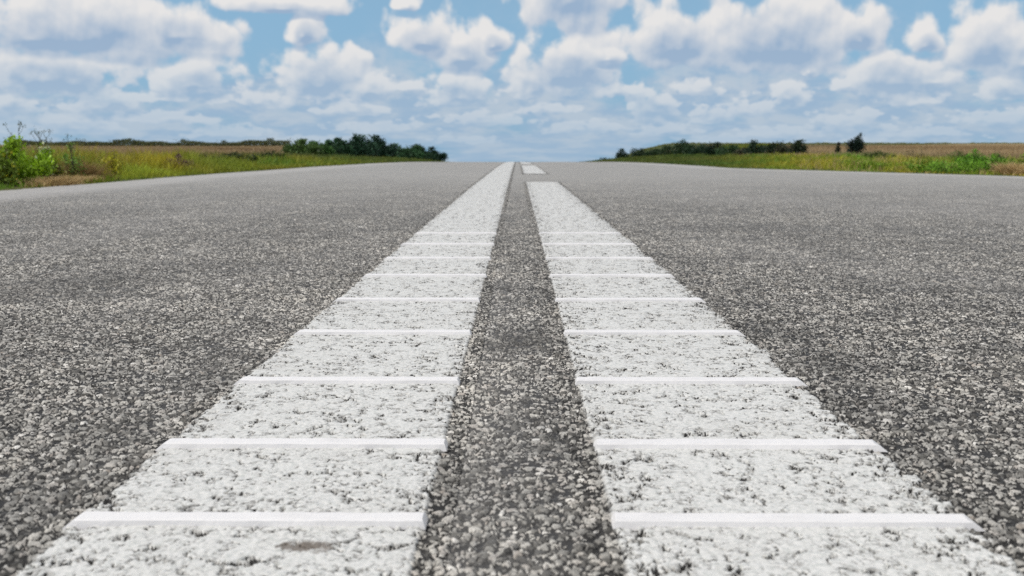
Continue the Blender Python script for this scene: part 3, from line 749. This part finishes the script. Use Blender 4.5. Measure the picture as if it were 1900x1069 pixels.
# green weeds and bushes near the road edges
WEEDS = [ # px, top, halfwidth px, Y, colour, label, accents
 (42, 260, 62, 8.6, (0.125, 0.20, 0.010), 'big bright green leafy weed with pale flower heads at the left roadside', (0.06, (0.62, 0.66, 0.42)), 5200, .034),
 (8, 272, 26, 8.2, (0.085, 0.12, 0.018), 'yellow green weed beside the big leafy one, cut by the picture edge', (0.08, (0.50, 0.46, 0.03)), 1400, .03),
 (140, 266, 16, 9.6, (0.10, 0.17, 0.03), 'pale green feathery weed standing above the olive grass', None, 700, .022),
 (212, 279, 16, 10.5, (0.20, 0.20, 0.015), 'yellow flowering weed in the olive grass of the left verge', (0.40, (0.42, 0.36, 0.02)), 900, .024),
 (100, 292, 20, 8.9, (0.105, 0.11, 0.02), 'olive weed clump between the green weed and the straw patch', None, 1000, .025),
 (330, 288, 26, 13.5, (0.10, 0.062, 0.045), 'reddish brown dry weed clump at the end of the tall grass', None, 1400, .028),
 (440, 284, 34, 19, (0.022, 0.034, 0.010), 'dark olive low bush before the left field', None, 1800, .04),
 (385, 287, 22, 18, (0.030, 0.034, 0.014), 'brownish dark low bush, the first one after the dry weeds', None, 1400, .04),
 (505, 282, 32, 24, (0.024, 0.036, 0.010), 'dark low bush leading up to the shrub row', None, 1600, .045),
 (1616, 279, 16, 21, (0.050, 0.075, 0.016), 'mid green rounded weed just past the black green bush', None, 1200, .032),
 (1636, 285, 13, 20, (0.045, 0.066, 0.016), 'small olive green weed second past the black green bush', None, 900, .03),
 (1684, 276, 14, 19, (0.13, 0.105, 0.035), 'tall thin brown weed with open stalks in front of the field', None, 260, .022),
 (1700, 274, 10, 18.6, (0.11, 0.095, 0.03), 'taller thin brown weed with a spread top beside the field', None, 200, .022),
 (1712, 292, 28, 15.5, (0.11, 0.15, 0.022), 'light yellow green weed clump by the road', None, 1300, .025),
 (1766, 281, 14, 17, (0.050, 0.078, 0.016), 'dark green weed sticking up before the brown field', None, 800, .026),
 (1795, 278, 30, 14, (0.075, 0.17, 0.014), 'tall bright green leafy bush, highest of the green roadside weeds', None, 2200, .03),
 (1832, 288, 36, 13, (0.085, 0.18, 0.016), 'spreading bright green bush in front of the straw clump', None, 2000, .028),
 (1765, 298, 42, 13, (0.10, 0.19, 0.018), 'low bright green leafy clump at the road edge', None, 1800, .026),
 (1660, 302, 36, 15, (0.10, 0.16, 0.016), 'low green clump at the road edge before the brown stalks', None, 1600, .026),
 (1560, 301, 26, 17.5, (0.075, 0.13, 0.018), 'low green clump at the road edge below the black green bush', None, 1300, .026),
 (1610, 303, 28, 16, (0.11, 0.16, 0.018), 'yellow green low clump at the road edge, beside the rounded weed', None, 1300, .026),
 (1718, 300, 34, 13.6, (0.10, 0.18, 0.016), 'leafy green clump at the road edge between the brown stalks and the bright bush', None, 1800, .026),
 (1845, 284, 10, 15, (0.05, 0.07, 0.02), 'small dark green weed behind the straw clump', None, 600, .024),
 (1892, 288, 22, 12.6, (0.10, 0.15, 0.020), 'lime green weed cut by the right picture edge', None, 1400, .026)]
for i_, (px, py, hw_, Y_, c_, lb, ac, nl, lf) in enumerate(WEEDS):
    X_, Y_ = spot(px, Y=Y_); zb = float(z_land(X_, Y_)); h_ = max(top_z(py, Y_) - zb, .10)
    c_ = np.array(c_) * (1.25 if px < 300 else 1.0)
    shrub('roadside_weed', lb, None, X_, Y_, 2 * hw_ / FPX * Y_ * 1.2, h_, lf, nl, np.array(c_) * 1.7, 300 + i_, shoots=max(3, min(8, hw_ // 4)), open_=.1, cat='weed', accents=ac)

# straw clumps (flattened dry grass)
def straw(px, py0, py1, hw_, Y_, n_, seed, label, col):
    X_, Y_ = spot(px, Y=Y_); rng = np.random.default_rng(seed); w_ = hw_ / FPX * Y_
    z0 = float(z_land(X_, Y_)); x = rng.normal(0, w_ * .36, n_); y = rng.normal(0, .17, n_)
    h_ = max(top_z(py0, Y_) - z0, .08) * rng.uniform(.3, 1, n_) * np.exp(-(x / w_) ** 2)
    C = np.asarray(col) * rng.uniform(.55, 1.35, (n_, 1))
    V, F, C = blades(np.stack([x, y, z_land(X_ + x, Y_ + y) - z0 - .01], 1), h_, rng.uniform(.006, .014, n_), h_ * rng.uniform(.3, 1.1, n_) + .03, C, rng)
    me = mesh_np('dry_grass_clump', V, F); color_attr(me, 'tint', C)
    tag(link('dry_grass_clump', me, [M_grass], None, (X_, Y_, z0)), label, 'grass clump')
straw(108, 316, 340, 40, 8.55, 2000, 401, 'pale straw clump of dry grass low at the left road edge, under the green weed', STRAW)
straw(152, 318, 334, 22, 9.15, 1500, 402, 'second pale straw clump, nearer the tan clump on the left verge', STRAW * .95)
straw(1868, 290, 312, 24, 12.2, 1300, 403, 'pale straw clump among the bright green weeds on the right verge', STRAW * .95)
straw(1722, 304, 316, 26, 14.5, 1800, 404, 'thin straw coloured clump at the road edge among green clumps', STRAW * .7)
straw(145, 282, 300, 60, 9.8, 1500, 405, 'wide tan dry grass clump in the middle of the left verge', np.array((.26, .17, .06)))

# tall bare stalks above the weeds
def stalk(px, py, Y_, seed, label, col=(0.075, 0.085, 0.04), umbel=True):
    X_, Y_ = spot(px, Y=Y_); z0 = float(z_land(X_, Y_)); h_ = top_z(py, Y_) - z0; rng = np.random.default_rng(seed)
    parts = []; kx, ky = rng.normal(0, .03, 2)
    pts = [(0, 0, -.02), (kx * .4, ky * .3, h_ * .4), (kx, ky, h_ * .75), (kx * 1.6, ky, h_)]
    v, f_ = tube_path(pts, .0045, .002, 5); parts.append((v, f_, np.repeat(np.asarray(col)[None], len(v), 0)))
    for k in range(6):
        t = rng.uniform(.5, .97); an = rng.uniform(0, 6.28); L_ = h_ * rng.uniform(.08, .2)
        p0 = np.array([np.interp(t, [0, .4, .75, 1], [p_[i2] for p_ in pts]) for i2 in range(3)])
        p1 = p0 + np.array([math.cos(an) * L_ * .6, math.sin(an) * L_ * .6, L_])
        v, f_ = tube_path([tuple(p0), tuple((p0 + p1) / 2 + np.array([0, 0, -.01])), tuple(p1)], .0028, .0014, 4)
        parts.append((v, f_, np.repeat(np.asarray(col)[None], len(v), 0)))
        lv = leaves_at(p1 + rng.normal(0, .012, (14 if umbel else 5, 3)), .014, np.repeat(np.asarray(col)[None] * 1.5, 14 if umbel else 5, 0), rng)
        parts.append(lv)
    V, F, C = merge(parts); me = mesh_np('weed_stalk', V, F); color_attr(me, 'tint', C)
    tag(link('weed_stalk', me, [M_leaf], None, (X_, Y_, z0)), label, 'weed stalk', 'bare stalks above the left roadside weeds' if px < 500 else None)
stalk(24, 246, 8.8, 1, 'short bare stalk nearest the left picture edge, above the leafy weed')
stalk(43, 238, 8.7, 2, 'tallest bare stalk with a branched head above the big green weed')
stalk(73, 246, 8.9, 3, 'bare stalk with a spread head, just past the tallest one')
stalk(100, 254, 9.0, 4, 'leaning bare stalk over the edge of the big green weed')
stalk(143, 252, 9.6, 5, 'single thin stalk rising from the pale feathery weed')
